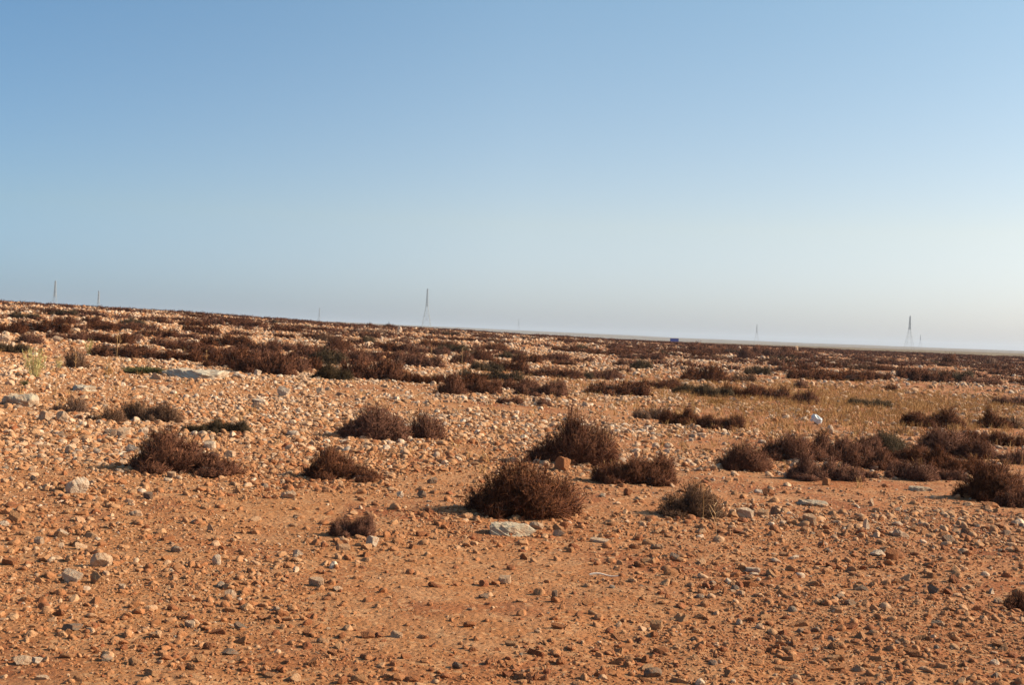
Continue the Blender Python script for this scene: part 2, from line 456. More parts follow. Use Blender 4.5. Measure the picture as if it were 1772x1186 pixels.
CREAM, PALE, TAN, BROWN, GREY = 0.76, 0.88, 0.48, 0.12, 0.97
HAND_STONES = [
 (131, 856, 40, 30, PALE, 'white angular boulder alone in the gravel before the long-tailed dark shrub'),
 (102, 853, 18, 14, TAN, None), (57, 833, 14, 10, GREY, None), (256, 866, 20, 14, GREY, 'grey stone on open gravel below the long-tailed dark shrub'),
 (24, 905, 20, 22, TAN, None), (5, 912, 16, 10, PALE, None), (66, 944, 20, 14, CREAM, None), (102, 934, 26, 14, TAN, None),
 (172, 983, 36, 28, CREAM, 'blocky stone with pale top and dark grey side, behind the cream one'),
 (123, 1012, 36, 28, 0.82, 'rounded cream stone casting a dark shadow, beside a tan stone'), (165, 1013, 30, 22, TAN, 'tan stone close against the rounded cream stone'),
 (210, 1022, 16, 10, CREAM, None), (363, 922, 14, 16, 0.7, None), (374, 980, 16, 20, PALE, 'small white pointed stone standing upright on bare gravel'),
 (499, 864, 30, 16, CREAM, None), (260, 957, 12, 12, TAN, None), (328, 1088, 24, 14, CREAM, None), (123, 1094, 38, 16, GREY, 'low flat grey stone sunk in yellowish soil'),
 (35, 1152, 36, 20, CREAM, None), (60, 1150, 24, 14, PALE, None), (72, 1178, 24, 10, CREAM, None), (345, 1147, 20, 16, TAN, None),
 (398, 1136, 30, 14, GREY, None), (548, 1016, 34, 18, 0.7, 'low cream stone with a black shadow at its side, amid fine gravel'),
 (583, 1026, 18, 10, CREAM, None), (396, 1038, 22, 18, CREAM, None), (262, 1174, 32, 18, TAN, None), (515, 962, 18, 12, PALE, None), (410, 857, 14, 12, TAN, None),
 (969, 930, 26, 14, 0.8, 'small flat cream stone beside the big cracked slab'),
 (928, 918, 26, 16, CREAM, None), (1038, 940, 36, 12, 0.8, 'thin flat cream stone lying by itself on the open soil'),
 (644, 948, 26, 22, PALE, 'white cube-like stone beside the lone small shrub'),
 (975, 817, 32, 28, 0.2, 'big brown stone at the foot of the peaked shrub'), (944, 808, 14, 11, CREAM, None),
 (691, 862, 14, 12, PALE, None), (729, 863, 18, 14, GREY, None), (748, 839, 20, 14, GREY, None),
 (874, 1012, 24, 18, 0.72, 'pale stone with a sharp dark shadow on smooth soil'), (960, 1036, 12, 14, GREY, None), (837, 1038, 22, 11, GREY, None),
 (1137, 1092, 24, 20, TAN, None), (791, 1158, 20, 15, GREY, None), (1130, 1175, 36, 24, GREY, 'dark greenish grey stone at the edge of the near gravel'), (1178, 1184, 34, 14, TAN, None),
 (1168, 970, 18, 14, CREAM, None), (906, 970, 15, 13, BROWN, None), (812, 1087, 24, 14, BROWN, None), (966, 1092, 26, 14, BROWN, None),
 (634, 1107, 28, 15, BROWN, None), (886, 1120, 26, 12, TAN, None), (1087, 860, 18, 14, BROWN, None),
 (227, 786, 24, 17, PALE, 'bright white stone touching the shaded end of the long-tailed shrub'), (77, 730, 28, 18, 0.7, None), (104, 730, 22, 18, CREAM, None),
 (167, 788, 14, 12, PALE, None), (120, 787, 22, 16, CREAM, None), (104, 758, 18, 12, GREY, None), (213, 760, 24, 20, CREAM, None), (247, 754, 18, 14, PALE, None),
 (190, 757, 22, 14, GREY, None), (362, 777, 22, 14, PALE, None), (398, 795, 24, 16, CREAM, None), (370, 796, 24, 14, GREY, None), (506, 757, 26, 12, PALE, None),
 (296, 828, 20, 12, 0.66, None), (472, 807, 15, 12, BROWN, None), (174, 734, 24, 8, PALE, None), (268, 657, 24, 12, 0.72, None), (445, 710, 28, 14, CREAM, None),
 (445, 652, 15, 12, PALE, None), (412, 656, 26, 10, PALE, None), (490, 686, 24, 18, PALE, None), (447, 699, 32, 9, PALE, None), (553, 684, 18, 13, CREAM, None),
 (7, 593, 17, 13, 0.82, 'pale rounded stone against the scrub at the very edge'), (99, 592, 18, 10, CREAM, None), (926, 699, 12, 11, GREY, None), (1034, 606, 7, 8, PALE, 'tiny bright white stone among far scrub'),
 (691, 575, 9, 10, PALE, 'small pale rock poking above the ridge scrub'),
 (1207, 684, 11, 9, PALE, None), (1272, 697, 16, 9, PALE, None), (1394, 729, 15, 8, PALE, None), (1397, 699, 6, 11, 0.82, None), (1379, 608, 6, 9, CREAM, None), (1280, 607, 10, 8, PALE, None),
 (1293, 898, 28, 19, 0.84, 'largest of the white stones in a short row beyond the sparse shrub'), (1322, 896, 21, 14, 0.6, 'pinkish stone in the short row of white stones'),
 (1343, 892, 19, 15, GREY, 'greyish stone ending the short row of white stones'), (1270, 897, 20, 14, TAN, 'tan stone starting the short row of white stones'),
 (1671, 927, 15, 12, GREY, None), (1643, 942, 24, 16, GREY, 'dark grey rounded stone on the open slope of gravel'), (1432, 842, 16, 15, 0.3, None), (1329, 860, 22, 14, BROWN, None),
 (1403, 912, 26, 22, 0.66, None), (1500, 917, 13, 20, PALE, 'slim pale stone standing upright among gravel'), (1546, 972, 24, 20, BROWN, 'red-brown block touching a white stone'),
 (1523, 965, 28, 13, PALE, 'white stone touching a red-brown block'), (1375, 970, 22, 10, PALE, None), (1305, 998, 18, 8, PALE, None), (1300, 1018, 38, 15, BROWN, None),
 (1617, 1030, 20, 18, GREY, None), (1555, 930, 17, 13, 0.8, None), (1695, 858, 36, 16, GREY, 'grey stone with a pale rim beside the shrub at the frame edge'),
 (1715, 880, 28, 11, 0.25, None), (1509, 877, 11, 14, CREAM, None), (1437, 752, 12, 16, 0.89, 'small pale upright stone near the white plastic bag'), (1135, 778, 14, 12, PALE, None), (1155, 776, 10, 9, PALE, None),
]
HAND_SLABS = [
 (876, 930, 92, 36, 0.5, 'big cracked pale slab lying before the broad round shrub', 0),
 (330, 657, 110, 24, 0.85, 'long cream limestone slab in front of the dark scrub', 1),
 (25, 702, 66, 26, 0.4, 'weathered grey rock outcrop cut by the edge of the picture', 2),
 (137, 677, 48, 13, 0.95, 'flat whitish rock slab lying on the stony slope', 1),
 (1403, 876, 54, 14, 0.3, 'long narrow flat slab half buried in gravel', 2),
 (1592, 851, 44, 12, 0.35, 'thin tilted slab below the dark shrub bank', 0),
]
for s in HAND_STONES: place_stone(*s)
for u, v, w, h, t, lab, k in HAND_SLABS: place_stone(u, v, w, h, t, lab, slab=k, sink=0.52)

for i in AUTO:
    o = link('stone', ROCKS[int(S_RNG.integers(10))])
    r = float(SR[i]) * 1.05
    o.scale = (r * random.uniform(0.95, 1.25), r * random.uniform(0.85, 1.1), r * random.uniform(0.9, 1.25))
    o.rotation_euler = (random.gauss(0, 0.25), random.gauss(0, 0.25), random.uniform(0, 6.28))
    o.location = (float(SX[i]), float(SY[i]), float(SZ[i]) + r * 0.12)
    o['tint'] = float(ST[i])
    tag(o, None, 'stone', 'stones one can pick out on the desert floor')
    THINGS.append([o, float(SU[i]), float(SV[i]), 'stone', float(ST[i]), None, float(SPX[i])])

# ------------------------------------------------------------------ shrubs
def ribbons(P, w0, w1, rng, out=None):
    """P (n, k, 3) poly-lines -> ribbon quads with a tapering width; returns verts, faces (and leaf normals turned towards OUT)"""
    n, k, _ = P.shape
    tan = P[:, -1] - P[:, 0]
    side = np.cross(tan, rng.normal(size=(n, 3)))
    side /= np.maximum(np.linalg.norm(side, axis=1), 1e-9)[:, None]
    if out is not None:
        nn = np.cross(side, tan); nn /= np.maximum(np.linalg.norm(nn, axis=1), 1e-9)[:, None]
        sg = np.where((nn * out).sum(1) < 0, -1.0, 1.0)[:, None]
        side = side * sg; nn = nn * sg
        nv = 0.62 * out + 0.38 * nn; nv /= np.linalg.norm(nv, axis=1)[:, None]
    w = np.linspace(w0, w1, k)[None, :, None] * 0.5 * rng.uniform(0.7, 1.3, n)[:, None, None]
    A = P - side[:, None] * w; B = P + side[:, None] * w
    V = np.stack([A, B], 2).reshape(n, 2 * k, 3)
    q = np.array([[2 * i, 2 * i + 1, 2 * i + 3, 2 * i + 2] for i in range(k - 1)])
    F = (q[None] + (np.arange(n) * 2 * k)[:, None, None]).reshape(-1, 4)
    if out is not None: return V.reshape(-1, 3), F, np.repeat(nv, 2 * k, 0)
    return V.reshape(-1, 3), F

def shrub_parts(lobes, n, seed, upright=0.35, wid=0.005, twiglets=5, inner=0.45):
    """a mound of twigs. lobes: (cx, cy, rx, ry, rz)"""
    rng = np.random.default_rng(seed)
    L = np.array(lobes, float)
    vol = L[:, 2] * L[:, 3] * L[:, 4]; vol /= vol.sum()
    k = rng.choice(len(L), n, p=vol ** 0.7 / (vol ** 0.7).sum())
    c = L[k]
    phi = rng.uniform(0, 2 * math.pi, n); cz = rng.uniform(0.0, 1.0, n) ** 0.9
    sn = np.sqrt(1 - cz * cz)
    dirs = np.stack([sn * np.cos(phi), sn * np.sin(phi), cz], -1)
    lump = 0.78 + 0.5 * fbm(dirs[:, 0] * 2.6 + k * 9.1 + seed, dirs[:, 1] * 2.6 + dirs[:, 2] * 2, seed, 3)
    rr = lump * rng.uniform(inner, 1.06, n) ** 0.6
    stray = rng.uniform(size=n) < 0.03; rr[stray] *= rng.uniform(1.05, 1.28, stray.sum())
    tip = np.stack([c[:, 0] + dirs[:, 0] * c[:, 2] * rr, c[:, 1] + dirs[:, 1] * c[:, 3] * rr, np.maximum(dirs[:, 2] * c[:, 4] * rr, 0.01)], -1)
    base = np.stack([c[:, 0] + dirs[:, 0] * c[:, 2] * rng.uniform(0, 0.55, n), c[:, 1] + dirs[:, 1] * c[:, 3] * rng.uniform(0, 0.55, n), np.full(n, -0.02)], -1)
    ctrl = base * 0.45 + tip * 0.55; ctrl[:, 2] = base[:, 2] + (tip[:, 2] - base[:, 2]) * (0.55 + upright * rng.uniform(-0.3, 0.8, n))
    ctrl += rng.normal(size=(n, 3)) * 0.02
    t = np.linspace(0, 1, 4)[None, :, None]
    P = (1 - t) ** 2 * base[:, None] + 2 * t * (1 - t) * ctrl[:, None] + t * t * tip[:, None]
    outv = dirs + rng.normal(size=(n, 3)) * 0.18; outv /= np.linalg.norm(outv, axis=1)[:, None]
    V1, F1, N1 = ribbons(P, wid, wid * 0.5, rng, outv)
    t1 = np.repeat(np.clip(rng.normal(0.42, 0.2, n), 0, 1), 8)
    m = n * twiglets
    j = np.repeat(np.arange(n), twiglets)
    s = rng.uniform(0.35, 1.0, m)[:, None]
    p0 = (1 - s) ** 2 * base[j] + 2 * s * (1 - s) * ctrl[j] + s * s * tip[j]
    ax = tip[j] - base[j]; ax /= np.linalg.norm(ax, axis=1)[:, None]
    dr = ax * 0.55 + rng.normal(size=(m, 3)) * 0.75 + np.array([0, 0, 0.15])
    dr /= np.linalg.norm(dr, axis=1)[:, None]
    ln = rng.uniform(0.02, 0.065, m)[:, None]
    p1 = p0 + dr * ln; p1[:, 2] = np.maximum(p1[:, 2], 0.0)
    V2, F2, N2 = ribbons(np.stack([p0, p1], 1), wid * 0.8, wid * 0.35, rng, outv[j])
    t2 = np.repeat(np.clip(rng.normal(0.55, 0.25, m), 0, 1), 4)
    foliage = (np.vstack([V1, V2]), np.vstack([F1, F2 + len(V1)]), np.concatenate([t1, t2]), np.vstack([N1, N2]))
    # thick woody branches at the heart
    nb = 8 * len(L)
    kk = rng.integers(0, len(L), nb); cc = L[kk]
    ph = rng.uniform(0, 2 * math.pi, nb); rad = rng.uniform(0.3, 0.8, nb)
    q0 = np.stack([0.012 * np.cos(ph), 0.012 * np.sin(ph), np.full(nb, -0.03)], -1)
    q2 = np.stack([cc[:, 0] + rad * cc[:, 2] * np.cos(ph), cc[:, 1] + rad * cc[:, 3] * np.sin(ph), cc[:, 4] * rng.uniform(0.25, 0.75, nb)], -1)
    q1 = (q0 + q2) / 2 + np.stack([np.zeros(nb), np.zeros(nb), 0.3 * (q2[:, 2] - q0[:, 2])], -1) + rng.normal(size=(nb, 3)) * 0.015
    Q = np.stack([q0, q1, q2], 1)
    rad3 = np.array([0.011, 0.008, 0.004])
    VV, FF = [], []
    for i in range(nb):
        o = len(VV)
        for a in range(3):
            for g in range(4):
                an = g * math.pi / 2
                VV.append(Q[i, a] + rad3[a] * np.array([math.cos(an), math.sin(an), 0.2 * math.sin(an)]))
        for a in range(2):
            for g in range(4):
                FF.append([o + a * 4 + g, o + a * 4 + (g + 1) % 4, o + (a + 1) * 4 + (g + 1) % 4, o + (a + 1) * 4 + g])
    return foliage, (np.array(VV), np.array(FF))

def lobes_of(form, seed):
    """irregular clumps that make up one shrub: a few big ones along its length and low outliers that break the outline"""
    g = random.Random(seed)
    L = []
    def add(x, y, r, h): L.append((x, y, r * g.uniform(0.85, 1.2), r * g.uniform(0.75, 1.05), h * g.uniform(0.8, 1.15)))
    if form == 'round':
        add(g.uniform(-.06, .02), 0, .36, .46); add(.2, .03, .24, .38); add(-.24, -.03, .22, .32); add(.02, -.14, .26, .34)
    elif form == 'peak':
        add(.02, 0, .36, .34); add(-.08, .04, .12, .58); add(.02, .02, .16, .46); add(.26, .0, .22, .3); add(-.28, -.02, .18, .2)
    elif form == 'tail':
        add(-.2, 0, .26, .44); add(-.02, .02, .24, .34); add(.18, -.02, .2, .22); add(.34, 0, .15, .12); add(-.38, -.02, .13, .2)
    elif form == 'twin':
        add(-.24, 0, .24, .36); add(.24, .02, .22, .32); add(-.4, -.03, .12, .2); add(.04, 0, .16, .2)
    elif form == 'long':
        for k in range(6): add(-.42 + .17 * k, g.uniform(-.05, .05), .16, g.uniform(.18, .34))
    elif form == 'low':
        for k in range(5): add(-.36 + .18 * k, g.uniform(-.08, .08), .2, g.uniform(.18, .32))
    else:
        add(g.uniform(-.1, .1), 0, .32, .42); add(g.uniform(.14, .28), .03, .22, .32); add(g.uniform(-.3, -.18), -.04, .22, .28)
    for k in range(6):
        a = g.uniform(0, 6.28); add(.44 * math.cos(a), .34 * math.sin(a), g.uniform(.07, .13), g.uniform(.06, .14))
    return L
MATS = {'red': M_SHRUB, 'grey': M_GREY, 'olive': M_OLIVE}
PROTO = {}
def proto(form, mat, fineness, variant):
    key = (form, mat, fineness, variant)
    if key not in PROTO:
        n, wid, tw = {'near': (2600, 0.0048, 13), 'mid': (1000, 0.0078, 10), 'far': (420, 0.012, 8)}[fineness]
        if mat == 'grey': n = int(n * 0.45)
        seed = 7 * len(PROTO) + 31
        (V, F, T, NV), (W, G) = shrub_parts(lobes_of(form, seed), n, seed, wid=wid, twiglets=tw)
        zs = np.percentile(V[:, 2], 95)
        V = V / np.array([1, 1, zs]); W = W / np.array([1, 1, zs])      # unit width, unit height
        w = np.percentile(V[:, 0], 98.5) - np.percentile(V[:, 0], 1.5)
        V[:, :2] /= w; W[:, :2] /= w
        PROTO[key] = (mesh_from('foliage', V, F, MATS[mat], T, flat=False, normals=NV), mesh_from('woody_stem', W, G, M_STEM))
    return PROTO[key]

GROUP_SHRUB = 'dry shrubs of the desert plain'
def place_shrub(u, v, w, h, form='dome', mat='red', label=None, p=None, dims=None):
    if p is None: p = at(u, v)
    d = math.hypot(p[0], p[1])
    wm, hm = (w * d / FPX, h * d / FPX) if dims is None else dims
    near = d < 27 or w > 100
    fineness = 'near' if (w > 60 and d < 45) else ('mid' if w > 26 else 'far')
    fol, stem = proto(form, mat, fineness, random.randrange(3))
    depth = wm * random.uniform(0.62, 0.8)
    if fineness == 'near' or w >= 60:
        o = link('desert_shrub', None)
        link('foliage', fol, o); link('woody_stem', stem, o)
    else:
        o = link('desert_shrub', fol)
    o.location = (p[0], p[1] + depth * 0.35, float(ground(p[0], p[1] + depth * 0.35)))
    grow = 0.93 if d < 21 else 1.06 if d < 45 else 1.22
    o.scale = (wm * grow, depth * 1.3, hm * (0.70 if d < 21 else 0.63 if d < 45 else 0.74))
    tag(o, None, 'shrub', GROUP_SHRUB)
    THINGS.append([o, u, v - h / 2, 'shrub', mat, label, w])
    return o

HAND_SHRUBS = [
 (918, 898, 190, 86, 'round', 'red', 'largest dark shrub, broad and round, behind the big cracked slab'),
 (1000, 806, 132, 88, 'peak', 'red', 'reddish shrub rising to a pointed peak'),
 (1100, 840, 145, 46, 'low', 'red', 'low spreading shrub just beyond the broad round shrub'),
 (1193, 896, 110, 56, 'dome', 'grey', 'sparse grey-stemmed shrub with bare twigs'),
 (592, 833, 128, 50, 'tail', 'red', 'dark shrub by itself on gravel, tapering to a thin tail'),
 (607, 932, 76, 34, 'low', 'red', 'lone small shrub on open soil next to a white stone'),
 (313, 822, 178, 66, 'tail', 'red', 'long-tailed dark shrub with a pale stone at each end'),
 (648, 763, 112, 62, 'dome', 'red', 'shrub with pale stones caught in its top, paired with a smaller one'),
 (737, 762, 60, 54, 'round', 'red', 'smaller rounded shrub of the pair in stony ground'),
 (1297, 817, 78, 48, 'round', 'red', 'compact round red-brown shrub standing apart on bare soil'),
 (1388, 800, 96, 46, 'dome', 'red', 'dark purplish shrub starting the long shrub bank'),
 (1456, 800, 100, 44, 'long', 'red', 'dark purplish shrub in the middle of the long shrub bank'),
 (1537, 791, 90, 42, 'dome', 'olive', 'blackish olive shrub at the back of the long shrub bank'),
 (1515, 814, 84, 34, 'low', 'red', 'low shrub in front of the blackish olive shrub'),
 (1433, 835, 112, 38, 'long', 'red', 'low shrub in front of the long shrub bank, a tan stone before it'),
 (1560, 828, 46, 32, 'dome', 'red', None), (1598, 834, 52, 36, 'round', 'red', None),
 (1504, 829, 28, 15, 'low', 'red', None),
 (1655, 791, 116, 48, 'dome', 'red', 'wide dark shrub with a ragged rising crest'),
 (1660, 824, 84, 30, 'low', 'red', None), (1720, 820, 42, 20, 'low', 'red', None),
 (1735, 870, 96, 62, 'round', 'red', 'big brown shrub running out of the frame beside a grey stone'),
 (1764, 880, 60, 34, 'low', 'red', None), (1760, 805, 44, 26, 'dome', 'red', None), (1750, 774, 48, 26, 'low', 'red', None),
 (1722, 742, 56, 32, 'peak', 'red', None), (1750, 742, 46, 24, 'low', 'grey', None),
 (1620, 741, 94, 30, 'twin', 'red', 'twin-humped dark shrub on the yellowish flat'),
 (1764, 1058, 46, 28, 'dome', 'red', 'dark shrub cut by the frame edge, nearest the smooth soil'),
 (1130, 727, 60, 26, 'low', 'grey', None), (1180, 736, 62, 28, 'low', 'red', None), (1250, 745, 74, 28, 'long', 'red', None),
 (118, 715, 52, 32, 'dome', 'grey', None), (180, 731, 58, 30, 'dome', 'grey', None), (255, 731, 92, 40, 'low', 'grey', 'brown bushy shrub with thin dry stems on the stony slope'),
 (385, 753, 74, 25, 'low', 'olive', None), (333, 750, 38, 16, 'low', 'olive', None), (272, 778, 50, 24, 'low', 'grey', None),
 (573, 659, 62, 30, 'dome', 'olive', None), (567, 632, 50, 28, 'dome', 'olive', None), (640, 658, 92, 38, 'low', 'red', 'broad brown shrub beside a blackish one at the edge of the dark scrub'),
 (673, 641, 36, 18, 'low', 'grey', None), (688, 610, 40, 17, 'low', 'red', None), (655, 620, 66, 12, 'long', 'red', None), (610, 633, 46, 24, 'dome', 'red', None),
 (737, 614, 66, 17, 'long', 'red', None), (722, 636, 68, 24, 'low', 'red', None), (780, 611, 42, 16, 'low', 'olive', None), (800, 630, 32, 20, 'dome', 'red', None),
 (832, 626, 36, 24, 'dome', 'red', None), (843, 643, 44, 16, 'low', 'olive', None), (878, 644, 56, 24, 'low', 'red', None),
 (729, 664, 54, 18, 'low', 'red', None), (778, 684, 50, 34, 'dome', 'red', None), (830, 682, 66, 27, 'low', 'red', None), (850, 659, 88, 18, 'long', 'olive', None), (882, 700, 42, 14, 'low', 'red', None),
 (635, 594, 28, 12, 'dome', 'olive', None), (640, 577, 52, 9, 'long', 'grey', None), (640, 567, 18, 8, 'dome', 'red', None), (671, 567, 18, 7, 'dome', 'red', None), (760, 571, 20, 6, 'dome', 'red', None),
 (60, 577, 78, 22, 'long', 'red', None), (12, 579, 44, 18, 'low', 'red', None), (48, 595, 38, 17, 'dome', 'red', None), (14, 610, 48, 15, 'low', 'olive', None), (108, 562, 30, 14, 'low', 'red', None),
 (136, 571, 18, 10, 'dome', 'red', None), (110, 590, 50, 15, 'long', 'red', None), (150, 591, 46, 14, 'low', 'red', None), (195, 573, 62, 15, 'long', 'red', None), (243, 571, 38, 12, 'low', 'red', None),
 (195, 595, 54, 17, 'low', 'red', None), (228, 592, 30, 12, 'dome', 'red', None), (265, 585, 54, 14, 'long', 'red', None), (205, 618, 84, 21, 'long', 'red', None), (128, 638, 38, 40, 'round', 'grey', 'upright bushy shrub with tall reddish stems'),
 (318, 587, 38, 11, 'low', 'red', None), (335, 609, 34, 16, 'dome', 'red', None), (385, 600, 66, 19, 'long', 'red', None), (312, 626, 50, 19, 'low', 'red', None), (350, 629, 48, 19, 'low', 'red', None),
 (397, 638, 66, 30, 'dome', 'red', None), (455, 649, 82, 37, 'low', 'red', 'broad brown shrub at the lower end of the dark scrub bank'), (440, 611, 64, 19, 'long', 'red', None), (507, 611, 74, 19, 'long', 'red', None), (520, 640, 54, 24, 'low', 'red', None),
 (585, 607, 44, 23, 'dome', 'red', None), (480, 628, 50, 18, 'low', 'red', None), (345, 575, 48, 13, 'long', 'red', None), (385, 560, 70, 11, 'long', 'red', None), (425, 567, 52, 13, 'low', 'red', None), (300, 606, 34, 13, 'low', 'red', None),
 (937, 686, 80, 30, 'low', 'red', None), (940, 704, 28, 14, 'dome', 'red', None), (1072, 687, 86, 27, 'long', 'red', None), (955, 655, 80, 19, 'long', 'red', None), (1007, 657, 32, 14, 'low', 'olive', None), (1048, 658, 50, 19, 'dome', 'red', None),
 (1125, 673, 64, 14, 'long', 'red', None), (1160, 673, 32, 17, 'dome', 'red', None), (1195, 682, 44, 15, 'dome', 'olive', None), (912, 630, 42, 17, 'low', 'red', None), (976, 610, 36, 10, 'low', 'red', None), (1015, 612, 46, 11, 'long', 'red', None),
 (1058, 617, 60, 12, 'long', 'red', None), (1112, 623, 62, 12, 'long', 'red', None), (1000, 594, 54, 8, 'long', 'red', None), (1112, 640, 30, 17, 'dome', 'olive', None), (1076, 646, 26, 10, 'low', 'red', None), (976, 634, 34, 10, 'low', 'red', None),
 (1222, 662, 64, 29, 'dome', 'red', None), (1287, 662, 36, 18, 'low', 'grey', None), (1235, 688, 56, 21, 'low', 'olive', None), (1283, 690, 54, 22, 'low', 'red', None), (1330, 692, 60, 24, 'low', 'red', None),
 (1400, 658, 54, 17, 'low', 'red', None), (1388, 673, 26, 16, 'dome', 'red', None), (1455, 660, 78, 19, 'long', 'red', None), (1395, 700, 36, 22, 'dome', 'red', None), (1312, 649, 36, 15, 'low', 'olive', None), (1352, 643, 20, 11, 'dome', 'red', None),
 (1245, 612, 76, 14, 'long', 'red', None), (1293, 622, 28, 20, 'dome', 'red', None), (1337, 618, 54, 18, 'low', 'red', None), (1385, 620, 32, 13, 'low', 'red', None), (1438, 637, 28, 11, 'low', 'red', None),
 (1490, 658, 36, 17, 'low', 'red', None), (1522, 658, 36, 14, 'low', 'red', None), (1580, 657, 40, 20, 'low', 'red', None), (1615, 662, 54, 22, 'low', 'red', None), (1655, 662, 52, 20, 'low', 'olive', None), (1705, 666, 52, 11, 'long', 'red', None),
 (1545, 679, 20, 13, 'dome', 'red', None), (1510, 706, 58, 14, 'low', 'olive', None), (1754, 704, 48, 17, 'low', 'red', None), (1645, 634, 24, 20, 'dome', 'red', None), (1719, 632, 24, 13, 'dome', 'grey', None), (1750, 650, 48, 10, 'long', 'red', None),
 (1764, 664, 24, 10, 'low', 'red', None), (1563, 752, 24, 14, 'low', 'grey', None), (1462, 727, 24, 10, 'low', 'grey', None),
 (1485, 792, 80, 36, 'low', 'red', None), (1572, 804, 64, 30, 'low', 'red', None), (1345, 796, 56, 34, 'dome', 'red', None), (1616, 806, 66, 30, 'low', 'red', None), (1696, 796, 70, 36, 'dome', 'red', None), (1700, 770, 60, 28, 'low', 'red', None), (1640, 832, 60, 24, 'low', 'red', None),
 (420, 627, 96, 24, 'low', 'red', None), (370, 617, 84, 20, 'low', 'red', None), (487, 643, 74, 26, 'low', 'red', None), (300, 602, 66, 17, 'long', 'red', None), (548, 622, 76, 22, 'low', 'red', None), (620, 626, 64, 20, 'low', 'red', None), (262, 622, 70, 18, 'low', 'red', None), (700, 625, 60, 18, 'low', 'red', None), (800, 668, 70, 22, 'low', 'red', None), (895, 676, 60, 20, 'low', 'red', None),
]
for s in HAND_SHRUBS: place_shrub(*s)

# further scrub between 85 m and the crest: single shrubs first ...
def scrub_cover(x, y):
    d = np.hypot(x, y)
    return fbm(x / 22.0, d / 7.0, 61, 3) + 0.25 * (fbm(x / 5.0, y / 5.0, 62, 2) - 0.5)
rng = np.random.default_rng(9)
n = 4000
d = np.sqrt(rng.uniform(70 ** 2, 150 ** 2, n)); a = rng.uniform(-0.41, 0.41, n)
x = d * np.sin(a); y = d * np.cos(a)
ok = (scrub_cover(x, y) > 0.52) & (rng.uniform(size=n) < 0.35)
x, y, d = x[ok], y[ok], d[ok]
hand = [(t[1], t[2]) for t in THINGS if t[3] == 'shrub']
count = 0
for i in range(len(x)):
    z = float(ground(x[i], y[i]))
    u, v = project(np.array([x[i], y[i], z]))
    if not (5 < u < 1767) or v > 650: continue
    wm = rng.uniform(0.9, 2.4); hm = rng.uniform(0.4, 0.62)
    w = wm * FPX / d[i]
    if min(abs(u - a) + 3 * abs(v - 4 - b) for a, b in hand) < w * 0.7: continue
    place_shrub(u, v, w, hm * FPX / d[i], random.choice(['low', 'dome', 'long', 'low']), random.choice(['red', 'red', 'red', 'red', 'olive', 'grey']), p=(x[i], y[i], z), dims=(wm, hm))
    hand.append((u, v - 4)); count += 1
    if count >= 105: break
print('auto shrubs', count)

# ... then the mass of it that runs on to the skyline
def distant_scrub():
    rng = np.random.default_rng(19)
    n = 28000
    d = np.sqrt(rng.uniform(72 ** 2, 330 ** 2, n)); a = rng.uniform(-0.52, 0.52, n)
    x = d * np.sin(a); y = d * np.cos(a)
    p = np.interp(d, [72, 130, 170, 330], [0.25, 0.45, 0.6, 0.6]) * np.interp(a, [-0.4, 0.0, 0.2], [1.3, 1.1, 0.8])
    ok = (scrub_cover(x, y) > np.interp(d, [72, 95, 150, 200, 330], [0.54, 0.51, 0.49, 0.48, 0.46])) & (rng.uniform(size=n) < p)
    x, y, d = x[ok], y[ok], d[ok]
    V, F, T, NN = [], [], [], []; off = 0
    tufts = []
    for k in range(8):
        (v, f, t, nv), _ = shrub_parts([(0, 0, .5, .4, .4), (.25, 0, .3, .3, .28)], 75, 900 + k, wid=0.035, twiglets=2)
        tufts.append((v, f, t, nv))
    kinds = rng.integers(0, 8, len(x))
    z = ground(x, y)
    for k in range(8):
        ii = np.nonzero(kinds == k)[0]
        v, f, t, nv = tufts[k]
        sc = np.stack([rng.uniform(0.9, 2.2, len(ii)), rng.uniform(0.8, 1.6, len(ii)), rng.uniform(0.6, 1.15, len(ii))], -1)
        P = v[None] * sc[:, None] + np.stack([x[ii], y[ii], z[ii]], -1)[:, None]
        V.append(P.reshape(-1, 3)); T.append(np.tile(t, len(ii))); NN.append(np.tile(nv, (len(ii), 1)))
        F.append((f[None] + (np.arange(len(ii)) * len(v))[:, None, None] + off).reshape(-1, 4)); off += len(ii) * len(v)
    print('distant tufts', len(x))
    me = mesh_from('distant_scrub', np.concatenate(V), np.concatenate(F), M_SHRUB, np.concatenate(T), flat=False, normals=np.concatenate(NN))
    tag(link('distant_scrub', me), 'far mass of low brown scrub running on to the skyline', 'scrub', kind='stuff')
distant_scrub()

